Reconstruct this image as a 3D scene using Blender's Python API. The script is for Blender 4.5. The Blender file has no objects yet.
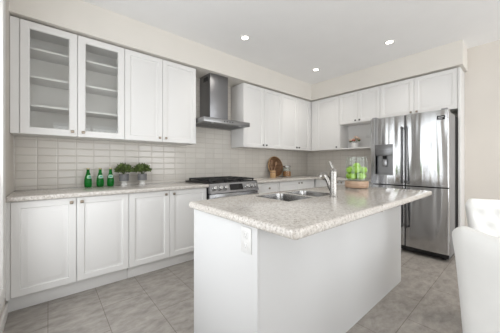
import bpy, bmesh, math, random
from mathutils import Vector, Matrix
random.seed(7)
SC = bpy.context.scene
COL = SC.collection
PI = math.pi

# ------------------------------------------------------------------ camera, world, light, exposure
CAM = (0.2505, -3.1504, 1.159)
YAW = 0.864
cam_d = bpy.data.cameras.new('camera')
cam_d.sensor_width = 36.0
cam_d.lens = 235.8761 / 500 * 36
cam_d.shift_y = -(166.5 - 163.71) / 500
cam_d.clip_start = 0.02
cam = bpy.data.objects.new('camera', cam_d)
COL.objects.link(cam)
cam.location = CAM
cam.rotation_euler = (PI / 2, 0, YAW - PI / 2)
SC.camera = cam

SC.view_settings.view_transform = 'Standard'
SC.view_settings.look = 'None'
SC.view_settings.gamma = 1.0
SC.view_settings.use_curve_mapping = False
SC.view_settings.exposure = -0.52

world = bpy.data.worlds.new('world')
SC.world = world
world.use_nodes = True
bg = world.node_tree.nodes['Background']
bg.inputs[0].default_value = (0.93, 0.96, 1.0, 1)
bg.inputs[1].default_value = 2.2

def area(name, loc, direction, sx, sy, power, color=(1, 1, 1)):
    d = bpy.data.lights.new(name, 'AREA')
    d.shape = 'RECTANGLE'; d.size = sx; d.size_y = sy; d.energy = power; d.color = color
    o = bpy.data.objects.new(name, d)
    COL.objects.link(o)
    o.location = loc
    o.rotation_euler = Vector(direction).to_track_quat('-Z', 'Y').to_euler()
    return o
# daylight entering by the windows: one in the left wall, one more added there as fill, two in the dining end of the room
area('window_daylight_left', (-0.03, -1.62, 1.32), (1, 0, 0.12), 1.45, 1.95, 22, (0.97, 0.985, 1.0))
area('window_daylight_left', (-0.03, -4.55, 1.32), (1, 0, 0.2), 1.9, 1.95, 50, (0.97, 0.985, 1.0))  # added fill out of view, lifts the fridge wall and the chairs
area('window_daylight_dining', (1.3, -6.42, 1.35), (0, 1, 0.4), 1.9, 2.1, 36, (0.97, 0.985, 1.0))
area('window_daylight_dining', (3.5, -6.42, 1.35), (0, 1, 0.4), 1.6, 2.1, 62, (0.97, 0.985, 1.0))

# ------------------------------------------------------------------ material helpers
def new_mat(name):
    m = bpy.data.materials.new(name); m.use_nodes = True
    nt = m.node_tree
    return m, nt, nt.nodes['Principled BSDF']
def pset(b, **k):
    for n, v in k.items():
        b.inputs[n.replace('_', ' ')].default_value = v
def c4(c): return (c[0], c[1], c[2], 1)
def plain(name, col, rough=0.5, metal=0.0, noise=0.0, nscale=30, bump=0.0, spec=0.5):
    m, nt, b = new_mat(name)
    pset(b, Base_Color=c4(col), Roughness=rough, Metallic=metal)
    b.inputs['Specular IOR Level'].default_value = spec
    tc = nt.nodes.new('ShaderNodeTexCoord')
    n = nt.nodes.new('ShaderNodeTexNoise'); n.inputs['Scale'].default_value = nscale
    n.inputs['Detail'].default_value = 4
    nt.links.new(tc.outputs['Object'], n.inputs['Vector'])
    if noise:
        r = nt.nodes.new('ShaderNodeValToRGB')
        r.color_ramp.elements[0].position = 0.3; r.color_ramp.elements[1].position = 0.7
        r.color_ramp.elements[0].color = c4([c * (1 - noise) for c in col])
        r.color_ramp.elements[1].color = c4([min(1, c * (1 + noise)) for c in col])
        nt.links.new(n.outputs['Fac'], r.inputs['Fac']); nt.links.new(r.outputs['Color'], b.inputs['Base Color'])
    if bump:
        bp = nt.nodes.new('ShaderNodeBump'); bp.inputs['Strength'].default_value = bump
        bp.inputs['Distance'].default_value = 0.002
        nt.links.new(n.outputs['Fac'], bp.inputs['Height']); nt.links.new(bp.outputs['Normal'], b.inputs['Normal'])
    return m

def granite():
    m, nt, b = new_mat('speckled_granite')
    N = nt.nodes.new; L = nt.links.new
    tc = N('ShaderNodeTexCoord')
    n1 = N('ShaderNodeTexNoise'); n1.inputs['Scale'].default_value = 80; n1.inputs['Detail'].default_value = 6; n1.inputs['Roughness'].default_value = 0.7
    n2 = N('ShaderNodeTexNoise'); n2.inputs['Scale'].default_value = 120; n2.inputs['Detail'].default_value = 3
    v = N('ShaderNodeTexVoronoi'); v.inputs['Scale'].default_value = 70
    for n in (n1, n2, v): L(tc.outputs['Object'], n.inputs['Vector'])
    r1 = N('ShaderNodeValToRGB'); e = r1.color_ramp.elements
    e[0].position = 0.30; e[0].color = (0.33, 0.29, 0.255, 1); e[1].position = 0.66; e[1].color = (0.76, 0.735, 0.70, 1)
    q = e.new(0.45); q.color = (0.57, 0.53, 0.485, 1)
    L(n1.outputs['Fac'], r1.inputs['Fac'])
    r2 = N('ShaderNodeValToRGB'); e = r2.color_ramp.elements
    e[0].position = 0.30; e[0].color = (0.16, 0.14, 0.125, 1); e[1].position = 0.40; e[1].color = (1, 1, 1, 1)
    L(n2.outputs['Fac'], r2.inputs['Fac'])
    mx = N('ShaderNodeMix'); mx.data_type = 'RGBA'; mx.blend_type = 'MULTIPLY'; mx.inputs[0].default_value = 0.6
    L(r1.outputs['Color'], mx.inputs[6]); L(r2.outputs['Color'], mx.inputs[7])
    r3 = N('ShaderNodeValToRGB'); e = r3.color_ramp.elements
    e[0].position = 0.0; e[0].color = (0.55, 0.5, 0.46, 1); e[1].position = 0.35; e[1].color = (1, 1, 1, 1)
    L(v.outputs['Distance'], r3.inputs['Fac'])
    mx2 = N('ShaderNodeMix'); mx2.data_type = 'RGBA'; mx2.blend_type = 'MULTIPLY'; mx2.inputs[0].default_value = 0.45
    L(mx.outputs[2], mx2.inputs[6]); L(r3.outputs['Color'], mx2.inputs[7])
    L(mx2.outputs[2], b.inputs['Base Color'])
    pset(b, Roughness=0.12)
    return m

def stainless(name, col=(0.52, 0.52, 0.53), rough=0.2, wave=0.0, axis='y'):
    """brushed steel; wave bows the sheet slightly so that reflections run in vertical streaks"""
    m, nt, b = new_mat(name)
    N = nt.nodes.new; L = nt.links.new
    pset(b, Base_Color=c4(col), Roughness=rough, Metallic=1.0)
    tc = N('ShaderNodeTexCoord')
    mp = N('ShaderNodeMapping'); L(tc.outputs['Object'], mp.inputs['Vector'])
    mp.inputs['Scale'].default_value = (1, 1, 0.008) if wave else (0.02, 1, 1)
    n = N('ShaderNodeTexNoise'); n.inputs['Scale'].default_value = 420; n.inputs['Detail'].default_value = 2
    L(mp.outputs['Vector'], n.inputs['Vector'])
    mr = N('ShaderNodeMapRange'); mr.inputs[3].default_value = rough - 0.04; mr.inputs[4].default_value = rough + 0.06
    L(n.outputs['Fac'], mr.inputs[0]); L(mr.outputs[0], b.inputs['Roughness'])
    if wave:
        mp2 = N('ShaderNodeMapping'); L(tc.outputs['Object'], mp2.inputs['Vector'])
        mp2.inputs['Scale'].default_value = (0.0, 1.0, 0.10)
        n2 = N('ShaderNodeTexNoise'); n2.inputs['Scale'].default_value = 6.5; n2.inputs['Detail'].default_value = 1.2
        L(mp2.outputs['Vector'], n2.inputs['Vector'])
        bp = N('ShaderNodeBump'); bp.inputs['Strength'].default_value = 1.0; bp.inputs['Distance'].default_value = wave
        L(n2.outputs['Fac'], bp.inputs['Height']); L(bp.outputs['Normal'], b.inputs['Normal'])
    return m

def tiles_wall(name, axis):
    """stack-bonded glossy bevelled wall tile, 157 x 76 mm"""
    m, nt, b = new_mat(name)
    N = nt.nodes.new; L = nt.links.new
    tc = N('ShaderNodeTexCoord'); sp = N('ShaderNodeSeparateXYZ'); L(tc.outputs['Object'], sp.inputs[0])
    cb = N('ShaderNodeCombineXYZ')
    L(sp.outputs[0 if axis == 'x' else 1], cb.inputs[0]); L(sp.outputs[2], cb.inputs[1])
    ad = N('ShaderNodeVectorMath'); ad.operation = 'ADD'; ad.inputs[1].default_value = (-0.007 + 1.57, -0.9365 + 0.762, 0)
    L(cb.outputs[0], ad.inputs[0])
    br = N('ShaderNodeTexBrick'); br.offset = 0.0; br.squash = 1.0
    br.inputs['Scale'].default_value = 1.0
    br.inputs['Brick Width'].default_value = 0.157; br.inputs['Row Height'].default_value = 0.0762
    br.inputs['Mortar Size'].default_value = 0.0022; br.inputs['Mortar Smooth'].default_value = 0.1
    br.inputs['Color1'].default_value = (0.68, 0.645, 0.59, 1); br.inputs['Color2'].default_value = (0.64, 0.605, 0.555, 1)
    br.inputs['Mortar'].default_value = (0.53, 0.49, 0.44, 1)
    L(ad.outputs[0], br.inputs['Vector']); L(br.outputs['Color'], b.inputs['Base Color'])
    br2 = N('ShaderNodeTexBrick'); br2.offset = 0.0; br2.squash = 1.0
    br2.inputs['Scale'].default_value = 1.0
    br2.inputs['Brick Width'].default_value = 0.157; br2.inputs['Row Height'].default_value = 0.0762
    br2.inputs['Mortar Size'].default_value = 0.011; br2.inputs['Mortar Smooth'].default_value = 1.0
    L(ad.outputs[0], br2.inputs['Vector'])
    nz = N('ShaderNodeTexNoise'); nz.inputs['Scale'].default_value = 9; L(tc.outputs['Object'], nz.inputs['Vector'])
    mm = N('ShaderNodeMath'); mm.operation = 'MULTIPLY_ADD'; mm.inputs[1].default_value = -1.0
    L(br2.outputs['Fac'], mm.inputs[0]); L(nz.outputs['Fac'], mm.inputs[2])
    bp = N('ShaderNodeBump'); bp.inputs['Strength'].default_value = 0.6; bp.inputs['Distance'].default_value = 0.0035
    L(mm.outputs[0], bp.inputs['Height']); L(bp.outputs['Normal'], b.inputs['Normal'])
    pset(b, Roughness=0.16)
    return m

def tiles_floor():
    """grey stone-look plank tile, 0.33 x 0.66 m; the kitchen aisle runs along y, the strip beyond the island along x"""
    m, nt, b = new_mat('grey_floor_tile')
    N = nt.nodes.new; L = nt.links.new
    tc = N('ShaderNodeTexCoord'); sp = N('ShaderNodeSeparateXYZ'); L(tc.outputs['Object'], sp.inputs[0])
    def brick(ix, iy, off):
        cb = N('ShaderNodeCombineXYZ'); L(sp.outputs[ix], cb.inputs[0]); L(sp.outputs[iy], cb.inputs[1])
        ad = N('ShaderNodeVectorMath'); ad.operation = 'ADD'; ad.inputs[1].default_value = off; L(cb.outputs[0], ad.inputs[0])
        br = N('ShaderNodeTexBrick'); br.offset = 0.5; br.squash = 1.0
        br.inputs['Scale'].default_value = 1.0
        br.inputs['Brick Width'].default_value = 0.67; br.inputs['Row Height'].default_value = 0.335
        br.inputs['Mortar Size'].default_value = 0.0022; br.inputs['Mortar Smooth'].default_value = 0.2
        br.inputs['Color1'].default_value = (1.0, 1.0, 1.0, 1); br.inputs['Color2'].default_value = (0.87, 0.87, 0.87, 1)
        br.inputs['Mortar'].default_value = (0.46, 0.43, 0.39, 1)
        L(ad.outputs[0], br.inputs['Vector'])
        return br
    ba = brick(1, 0, (1.27 + 0.335 + 6.7, -0.247 + 6.7, 0))
    bb = brick(0, 1, (-2.29 + 6.7, 2.57 + 6.7, 0))
    gt = N('ShaderNodeMath'); gt.operation = 'LESS_THAN'; gt.inputs[1].default_value = -1.9; L(sp.outputs[1], gt.inputs[0])
    mx = N('ShaderNodeMix'); mx.data_type = 'RGBA'
    L(gt.outputs[0], mx.inputs[0]); L(ba.outputs['Color'], mx.inputs[6]); L(bb.outputs['Color'], mx.inputs[7])
    n1 = N('ShaderNodeTexNoise'); n1.inputs['Scale'].default_value = 8.5; n1.inputs['Detail'].default_value = 9; n1.inputs['Roughness'].default_value = 0.68
    n1.inputs['Distortion'].default_value = 0.25
    mp = N('ShaderNodeMapping'); mp.inputs['Rotation'].default_value = (0, 0, 0.7); mp.inputs['Scale'].default_value = (1.0, 2.0, 1)
    L(tc.outputs['Object'], mp.inputs['Vector']); L(mp.outputs['Vector'], n1.inputs['Vector'])
    r = N('ShaderNodeValToRGB'); e = r.color_ramp.elements
    e[0].position = 0.34; e[0].color = FLOOR_A; e[1].position = 0.68; e[1].color = FLOOR_B
    L(n1.outputs['Fac'], r.inputs['Fac'])
    mu = N('ShaderNodeMix'); mu.data_type = 'RGBA'; mu.blend_type = 'MULTIPLY'; mu.inputs[0].default_value = 1.0
    L(r.outputs['Color'], mu.inputs[6]); L(mx.outputs[2], mu.inputs[7])
    L(mu.outputs[2], b.inputs['Base Color'])
    bp = N('ShaderNodeBump'); bp.inputs['Strength'].default_value = 0.25; bp.inputs['Distance'].default_value = 0.002
    L(n1.outputs['Fac'], bp.inputs['Height']); L(bp.outputs['Normal'], b.inputs['Normal'])
    pset(b, Roughness=0.38)
    return m
FLOOR_A = (0.26, 0.238, 0.215, 1)
FLOOR_B = (0.455, 0.42, 0.385, 1)

def wood(name, c1, c2, scale=14, rough=0.45):
    m, nt, b = new_mat(name)
    N = nt.nodes.new; L = nt.links.new
    tc = N('ShaderNodeTexCoord'); mp = N('ShaderNodeMapping'); mp.inputs['Scale'].default_value = (1, 1, 6)
    L(tc.outputs['Object'], mp.inputs['Vector'])
    n = N('ShaderNodeTexNoise'); n.inputs['Scale'].default_value = scale; n.inputs['Detail'].default_value = 5; n.inputs['Distortion'].default_value = 1.2
    L(mp.outputs['Vector'], n.inputs['Vector'])
    r = N('ShaderNodeValToRGB'); r.color_ramp.elements[0].position = 0.35; r.color_ramp.elements[1].position = 0.65
    r.color_ramp.elements[0].color = c4(c1); r.color_ramp.elements[1].color = c4(c2)
    L(n.outputs['Fac'], r.inputs['Fac']); L(r.outputs['Color'], b.inputs['Base Color'])
    pset(b, Roughness=rough)
    return m

def thin_glass(name, tint=(0.95, 0.96, 0.95), refl=0.06, rough=0.0):
    m = bpy.data.materials.new(name); m.use_nodes = True
    nt = m.node_tree; nt.nodes.clear(); N = nt.nodes.new; L = nt.links.new
    out = N('ShaderNodeOutputMaterial'); t = N('ShaderNodeBsdfTransparent'); g = N('ShaderNodeBsdfGlossy')
    t.inputs[0].default_value = c4(tint); g.inputs['Roughness'].default_value = rough; g.inputs[0].default_value = (1, 1, 1, 1)
    lw = N('ShaderNodeLayerWeight'); lw.inputs[0].default_value = 0.5
    pw = N('ShaderNodeMath'); pw.operation = 'POWER'; pw.inputs[1].default_value = 5.0; L(lw.outputs['Facing'], pw.inputs[0])
    ad = N('ShaderNodeMath'); ad.operation = 'MULTIPLY_ADD'; ad.inputs[1].default_value = 0.55; ad.inputs[2].default_value = refl
    L(pw.outputs[0], ad.inputs[0])
    mx = N('ShaderNodeMixShader'); L(ad.outputs[0], mx.inputs[0]); L(t.outputs[0], mx.inputs[1]); L(g.outputs[0], mx.inputs[2])
    L(mx.outputs[0], out.inputs[0])
    return m

def emitter(name, col, s):
    m, nt, b = new_mat(name)
    pset(b, Base_Color=c4(col)); b.inputs['Emission Color'].default_value = c4(col); b.inputs['Emission Strength'].default_value = s
    return m

WALL = (0.71, 0.665, 0.61)
M = dict(
    wall=plain('warm_cream_wall_paint', WALL, 0.7, noise=0.012, nscale=3),
    bulkhead=plain('cream_bulkhead_paint', (0.77, 0.735, 0.68), 0.7, noise=0.012, nscale=3),
    ceil=plain('white_ceiling_paint', (0.89, 0.885, 0.88), 0.85, noise=0.01, nscale=4),
    cab=plain('white_cabinet_foil', (0.80, 0.79, 0.775), 0.38, noise=0.006, nscale=2),
    inner=plain('cabinet_interior_white', (0.80, 0.785, 0.76), 0.5, noise=0.02, nscale=5),
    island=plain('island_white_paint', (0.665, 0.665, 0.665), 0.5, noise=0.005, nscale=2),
    trim=plain('white_trim_paint', (0.84, 0.82, 0.79), 0.4, noise=0.01),
    granite=granite(), tile_x=tiles_wall('cream_wall_tile', 'x'), tile_y=tiles_wall('cream_wall_tile_side', 'y'),
    floor=tiles_floor(),
    steel=stainless('brushed_steel', (0.36, 0.36, 0.37), rough=0.26), knobsteel=plain('bright_knob_steel', (0.6, 0.6, 0.6), 0.2, 1.0, noise=0.02), fridge=stainless('fridge_steel', (0.52, 0.52, 0.525), 0.16, wave=0.035),
    hood=stainless('hood_steel', (0.27, 0.27, 0.28), 0.36, wave=0.012),
    hoodlip=plain('hood_lip_steel', (0.30, 0.30, 0.305), 0.34, 1.0, noise=0.05),
    sink=stainless('sink_steel', (0.40, 0.395, 0.39), 0.2),
    darksteel=plain('dark_steel', (0.10, 0.10, 0.105), 0.28, 1.0, noise=0.05),
    handle=plain('handle_steel', (0.17, 0.17, 0.175), 0.3, 1.0, noise=0.05), panelsteel=plain('dispenser_panel_steel', (0.24, 0.24, 0.245), 0.3, 0.9, noise=0.05),
    chrome=plain('polished_nickel', (0.36, 0.345, 0.325), 0.2, 1.0, noise=0.02),
    knob=plain('antique_nickel', (0.30, 0.255, 0.205), 0.32, 1.0, noise=0.1, nscale=60),
    grey=plain('grey_fridge_side', (0.30, 0.30, 0.305), 0.45, 0.3, noise=0.03),
    black=plain('black_enamel', (0.012, 0.012, 0.013), 0.45, noise=0.1),
    iron=plain('cast_iron', (0.014, 0.014, 0.015), 0.55, noise=0.2, bump=0.3, nscale=200),
    screen=plain('black_glass_display', (0.006, 0.006, 0.008), 0.06, noise=0.05),
    gasket=plain('black_rubber', (0.01, 0.01, 0.01), 0.7, noise=0.1),
    white_plastic=plain('white_plastic', (0.74, 0.735, 0.725), 0.35, noise=0.01),
    slotgrey=plain('grey_slot', (0.50, 0.50, 0.50), 0.6, noise=0.1),
    slot=plain('dark_slot', (0.03, 0.03, 0.03), 0.6, noise=0.1),
    ceramic=plain('white_ceramic', (0.80, 0.79, 0.77), 0.25, noise=0.02),
    ribbed=plain('grey_ribbed_ceramic', (0.19, 0.19, 0.195), 0.6, noise=0.12, nscale=120, bump=0.6),
    leaf=plain('dark_green_leaf', (0.12, 0.17, 0.05), 0.4, noise=0.65, nscale=26),
    soil=plain('dark_soil', (0.03, 0.022, 0.015), 0.9, noise=0.4),
    stem=plain('green_stem', (0.08, 0.11, 0.03), 0.6, noise=0.2),
    apple=plain('green_apple_skin', (0.31, 0.55, 0.04), 0.28, noise=0.14, nscale=22),
    apple_stem=plain('brown_apple_stem', (0.12, 0.07, 0.03), 0.7, noise=0.2),
    vase_wood=wood('light_mango_wood', (0.36, 0.23, 0.15), (0.55, 0.39, 0.28), 10),
    board=wood('dark_acacia_wood', (0.085, 0.038, 0.015), (0.23, 0.115, 0.05), 9),
    pale_wood=wood('beech_wood', (0.50, 0.30, 0.14), (0.66, 0.45, 0.25), 12),
    spoon_wood=wood('worn_spoon_wood', (0.24, 0.13, 0.07), (0.45, 0.28, 0.17), 14),
    nuts=plain('amber_dry_goods', (0.42, 0.19, 0.07), 0.7, noise=0.6, nscale=150, bump=0.6),
    glass=thin_glass('clear_glass', (0.94, 0.955, 0.94), 0.03), pane=thin_glass('cabinet_pane_glass', (0.96, 0.962, 0.955), 0.035),
    winglass=thin_glass('window_glass', (0.98, 0.99, 0.99), 0.05),
    green=None, label=plain('mint_paper_label', (0.40, 0.58, 0.44), 0.5, noise=0.1), seal=plain('teal_print', (0.03, 0.30, 0.26), 0.5, noise=0.1),
    cap=plain('pale_bottle_cap', (0.42, 0.36, 0.22), 0.4, 0.4, noise=0.1),
    petal=plain('peach_petal', (0.76, 0.58, 0.47), 0.6, noise=0.2, nscale=50),
    red_petal=plain('rust_petal', (0.40, 0.10, 0.05), 0.6, noise=0.2, nscale=50),
    leather=plain('white_leatherette', (0.78, 0.775, 0.755), 0.42, noise=0.02, nscale=12, bump=0.12),
    darkwood=wood('espresso_wood', (0.05, 0.03, 0.02), (0.10, 0.06, 0.04)),
    lamp=emitter('recessed_lamp_glow', (1.0, 0.93, 0.82), 14),
)
def green_glass():
    m, nt, b = new_mat('green_bottle_glass')
    pset(b, Base_Color=(0.015, 0.36, 0.05, 1), Roughness=0.06)
    b.inputs['Transmission Weight'].default_value = 0.55
    b.inputs['IOR'].default_value = 1.25
    tc = nt.nodes.new('ShaderNodeTexCoord'); n = nt.nodes.new('ShaderNodeTexNoise'); n.inputs['Scale'].default_value = 30
    nt.links.new(tc.outputs['Object'], n.inputs['Vector'])
    r = nt.nodes.new('ShaderNodeValToRGB'); r.color_ramp.elements[0].color = (0.004, 0.16, 0.02, 1); r.color_ramp.elements[1].color = (0.02, 0.36, 0.05, 1)
    nt.links.new(n.outputs['Fac'], r.inputs['Fac']); nt.links.new(r.outputs['Color'], b.inputs['Base Color'])
    return m
M['green'] = green_glass()

# ------------------------------------------------------------------ mesh helpers
class MB:
    def __init__(s): s.bm = bmesh.new()
    def box(s, x0, x1, y0, y1, z0, z1, bev=0.0, seg=2):
        x0, x1 = sorted((x0, x1)); y0, y1 = sorted((y0, y1)); z0, z1 = sorted((z0, z1))
        r = bmesh.ops.create_cube(s.bm, size=1.0, matrix=Matrix.Translation(((x0+x1)/2, (y0+y1)/2, (z0+z1)/2)) @ Matrix.Diagonal((x1-x0, y1-y0, z1-z0, 1)))
        if bev:
            es = list({e for v in r['verts'] for e in v.link_edges})
            bmesh.ops.bevel(s.bm, geom=es, offset=bev, segments=seg, affect='EDGES', profile=0.5)
        return s
    def tbox(s, T, u0, u1, v0, v1, w0, w1, bev=0.0):
        a = T(u0, v0, w0); b = T(u1, v1, w1)
        return s.box(a[0], b[0], a[1], b[1], a[2], b[2], bev)
    def loft(s, rings, cap0=True, cap1=True, closed=True):
        vs = [[s.bm.verts.new(p) for p in r] for r in rings]
        n = len(vs[0])
        for a, b in zip(vs, vs[1:]):
            for i in range(n if closed else n - 1):
                j = (i + 1) % n
                s.bm.faces.new((a[i], a[j], b[j], b[i]))
        if cap0: s.bm.faces.new(vs[0][::-1])
        if cap1: s.bm.faces.new(vs[-1])
        return s
    def lathe(s, prof, c=(0, 0, 0), n=24, cap0=True, cap1=True, axis=(0, 0, 1)):
        q = Vector((0, 0, 1)).rotation_difference(Vector(axis))
        c = Vector(c); rings = []
        for r, z in prof:
            rings.append([c + q @ Vector((r*math.cos(2*PI*i/n), r*math.sin(2*PI*i/n), z)) for i in range(n)])
        return s.loft(rings, cap0, cap1)
    def cyl(s, p0, p1, r0, r1=None, n=16):
        r1 = r0 if r1 is None else r1
        d = Vector(p1) - Vector(p0)
        return s.lathe([(r0, 0), (r1, d.length)], p0, n, axis=d.normalized())
    def tube(s, pts, rad, n=12):
        pts = [Vector(p) for p in pts]; rings = []
        if not isinstance(rad, (list, tuple)): rad = [rad] * len(pts)
        ref = None
        for i, p in enumerate(pts):
            t = (pts[min(i+1, len(pts)-1)] - pts[max(i-1, 0)]).normalized()
            if ref is None:
                ref = Vector((0, 0, 1)) if abs(t.z) < 0.9 else Vector((1, 0, 0))
            a = t.cross(ref).normalized(); b = a.cross(t).normalized(); ref = b
            rings.append([p + rad[i]*(a*math.cos(2*PI*k/n) + b*math.sin(2*PI*k/n)) for k in range(n)])
        return s.loft(rings)
    def ball(s, c, r, sc=(1, 1, 1), u=14, v=10):
        bmesh.ops.create_uvsphere(s.bm, u_segments=u, v_segments=v, radius=r, matrix=Matrix.Translation(c) @ Matrix.Diagonal((*sc, 1)))
        return s
    def rects(s, T, u0, u1, v0, v1, steps):
        """concentric rectangular loops (inset, height): a raised-panel door"""
        rings = []
        for i, w in steps:
            rings.append([T(u0+i, v0+i, w), T(u1-i, v0+i, w), T(u1-i, v1-i, w), T(u0+i, v1-i, w)])
        return s.loft(rings)
    def prism(s, poly, z0, z1, bev=0.0, seg=3):
        f = s.bm.faces.new([s.bm.verts.new((x, y, z1)) for x, y in poly])
        r = bmesh.ops.extrude_face_region(s.bm, geom=[f])
        vs = [g for g in r['geom'] if isinstance(g, bmesh.types.BMVert)]
        for v in vs: v.co.z = z0
        if bev:
            es = [e for e in s.bm.edges if abs(e.verts[0].co.z - e.verts[1].co.z) < 1e-6]
            bmesh.ops.bevel(s.bm, geom=es, offset=bev, segments=seg, affect='EDGES', profile=0.5)
        return s

def base_obj(name, mb, mat, loc, parent, sharp):
    me = bpy.data.meshes.new(name)
    bm = mb.bm
    bmesh.ops.recalc_face_normals(bm, faces=bm.faces[:])
    org = Vector(loc)
    if parent is not None:
        o = parent
        org = Vector((0, 0, 0))
        while o is not None:
            org += Vector(o.location); o = o.parent
    for v in bm.verts: v.co -= org
    bm.to_mesh(me); bm.free()
    for p in me.polygons: p.use_smooth = True
    me.set_sharp_from_angle(angle=math.radians(sharp))
    me.materials.append(mat)
    o = bpy.data.objects.new(name, me); COL.objects.link(o)
    if parent is not None: o.parent = parent
    else: o.location = org
    return o
def part(name, mb, mat, parent, label=None, sharp=32):
    o = base_obj(name, mb, mat, (0, 0, 0), parent, sharp)
    if label: o['label'] = label
    return o
def tag(o, label, cat, group=None):
    o['label'] = label; o['category'] = cat
    if group: o['group'] = group
    return o
def thing(name, label, cat, loc, group=None):
    o = bpy.data.objects.new(name, None); o.empty_display_size = 0.05
    COL.objects.link(o); o.location = loc
    return tag(o, label, cat, group)
def solo(name, mb, mat, loc, label, cat, group=None, sharp=32):
    return tag(base_obj(name, mb, mat, loc, None, sharp), label, cat, group)
def struct(name, mb, mat, parent=None, sharp=32):
    o = base_obj(name, mb, mat, (0, 0, 0), parent, sharp)
    if parent is None: o['kind'] = 'structure'
    return o
def copy_tree(o, parent=None):
    c = o.copy(); COL.objects.link(c)
    if parent is not None: c.parent = parent
    for ch in list(o.children): copy_tree(ch, c)
    return c

# ------------------------------------------------------------------ dimensions
LB = 4.616          # fridge wall (x)
YB = -6.5           # dining end (y)
ZC = 2.7358         # ceiling
ZS = 2.4263         # bulkhead underside
def TA(u, v, w): return (u, -w, v)          # long cabinet wall, seen from the room
def TB(u, v, w): return (LB - w, -u, v)     # fridge wall; u runs towards the room

# ------------------------------------------------------------------ room shell
struct('floor', MB().box(-0.12, LB + 0.12, YB - 0.12, 0.12, -0.06, 0), M['floor'])
struct('ceiling', MB().box(-0.12, LB + 0.12, YB - 0.12, 0.12, ZC, ZC + 0.08), M['ceil'])
struct('wall_rear', MB().box(-0.12, LB + 0.12, 0, 0.12, 0, ZC), M['wall'])
struct('wall_right', MB().box(LB, LB + 0.12, YB, 0, 0, ZC), M['wall'])
def holed(axis, c0, c1, a0, a1, holes):
    """wall slab with window holes (a0,a1,z0,z1), holes sorted along the wall"""
    m = MB(); a = a0
    def bx(p, q, z0, z1):
        if q - p < 1e-4 or z1 - z0 < 1e-4: return
        if axis == 'x': m.box(c0, c1, p, q, z0, z1)
        else: m.box(p, q, c0, c1, z0, z1)
    for h0, h1, z0, z1 in holes:
        bx(a, h0, 0, ZC); bx(h0, h1, 0, z0); bx(h0, h1, z1, ZC); a = h1
    bx(a, a1, 0, ZC)
    return m
struct('wall_left', holed('x', -0.12, 0, YB, 0, [(-5.55, -3.55, 0.32, 2.32), (-2.38, -0.86, 0.32, 2.32)]), M['wall'])  # first hole belongs to the added fill window
struct('wall_front', holed('y', YB - 0.12, YB, 0, LB, [(0.3, 2.3, 0.25, 2.45), (2.65, 4.35, 0.25, 2.45)]), M['wall'])
def window(n, axis, c, a0, a1, z0, z1, depth):
    """casing on the room side of the wall, sash in the hole"""
    def b(m, p, q, za, zb, d0, d1):
        if axis == 'x': m.box(c + d0, c + d1, p, q, za, zb, 0.003)
        else: m.box(p, q, c + d0, c + d1, za, zb, 0.003)
    m = MB(); w = 0.115
    b(m, a0 - w, a0, z0 - w, z1 + w, 0.0, 0.018); b(m, a1, a1 + w, z0 - w, z1 + w, 0.0, 0.018)
    b(m, a0, a1, z1, z1 + w, 0.0, 0.018); b(m, a0, a1, z0 - w, z0, 0.0, 0.018)
    o = struct('window_%d' % n, m, M['trim'])
    m = MB(); f = 0.05
    b(m, a0, a0 + f, z0, z1, -depth, -depth + 0.04); b(m, a1 - f, a1, z0, z1, -depth, -depth + 0.04)
    b(m, a0 + f, a1 - f, z0, z0 + f, -depth, -depth + 0.04); b(m, a0 + f, a1 - f, z1 - f, z1, -depth, -depth + 0.04)
    mid = (a0 + a1) / 2
    b(m, mid - 0.03, mid + 0.03, z0 + f, z1 - f, -depth, -depth + 0.04)
    struct('window_frame', m, M['trim'], o)
    m = MB()
    for p, q in ((a0 + f, mid - 0.03), (mid + 0.03, a1 - f)):
        if axis == 'x': m.box(c - depth + 0.015, c - depth + 0.021, p, q, z0 + f, z1 - f)
        else: m.box(p, q, c - depth + 0.015, c - depth + 0.021, z0 + f, z1 - f)
    struct('glass_pane', m, M['winglass'], o)
window(1, 'x', 0.0, -2.38, -0.86, 0.32, 2.32, 0.10)
window(4, 'x', 0.0, -5.55, -3.55, 0.32, 2.32, 0.10)  # added unseen window, put in to carry the second left fill light
window(2, 'y', YB, 0.3, 2.3, 0.25, 2.45, 0.11)
window(3, 'y', YB, 2.65, 4.35, 0.25, 2.45, 0.11)
# bulkheads above the cabinets
struct('trim_1', MB().box(0, LB, -0.367, 0, ZS, ZC), M['bulkhead'])
struct('trim_2', MB().box(4.2415, LB, -2.627, -0.3675, ZS, ZC), M['bulkhead'])
def baseboard(n, x0, x1, y0, y1):
    struct(n, MB().box(x0, x1, y0, y1, 0, 0.085, 0.003).box(x0 + (0.0 if x1 - x0 > 0.1 else 0.0), x1, y0, y1, 0, 0.03), M['trim'])
struct('baseboard_left', MB().box(0, 0.014, YB, -0.56, 0, 0.10, 0.004), M['trim'])
struct('baseboard_right', MB().box(LB - 0.014, LB, YB, -2.605, 0, 0.10, 0.004), M['trim'])
# tiled splashbacks
m = MB(); m.box(0, LB, -0.008, 0, 0.90, 1.4195); m.box(1.7295, 2.5255, -0.008, 0, 1.4195, ZS)
struct('backsplash_rear', m, M['tile_x'])
struct('backsplash_right', MB().box(LB - 0.008, LB, -1.675, -0.008, 0.90, 1.42), M['tile_y'])

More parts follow.
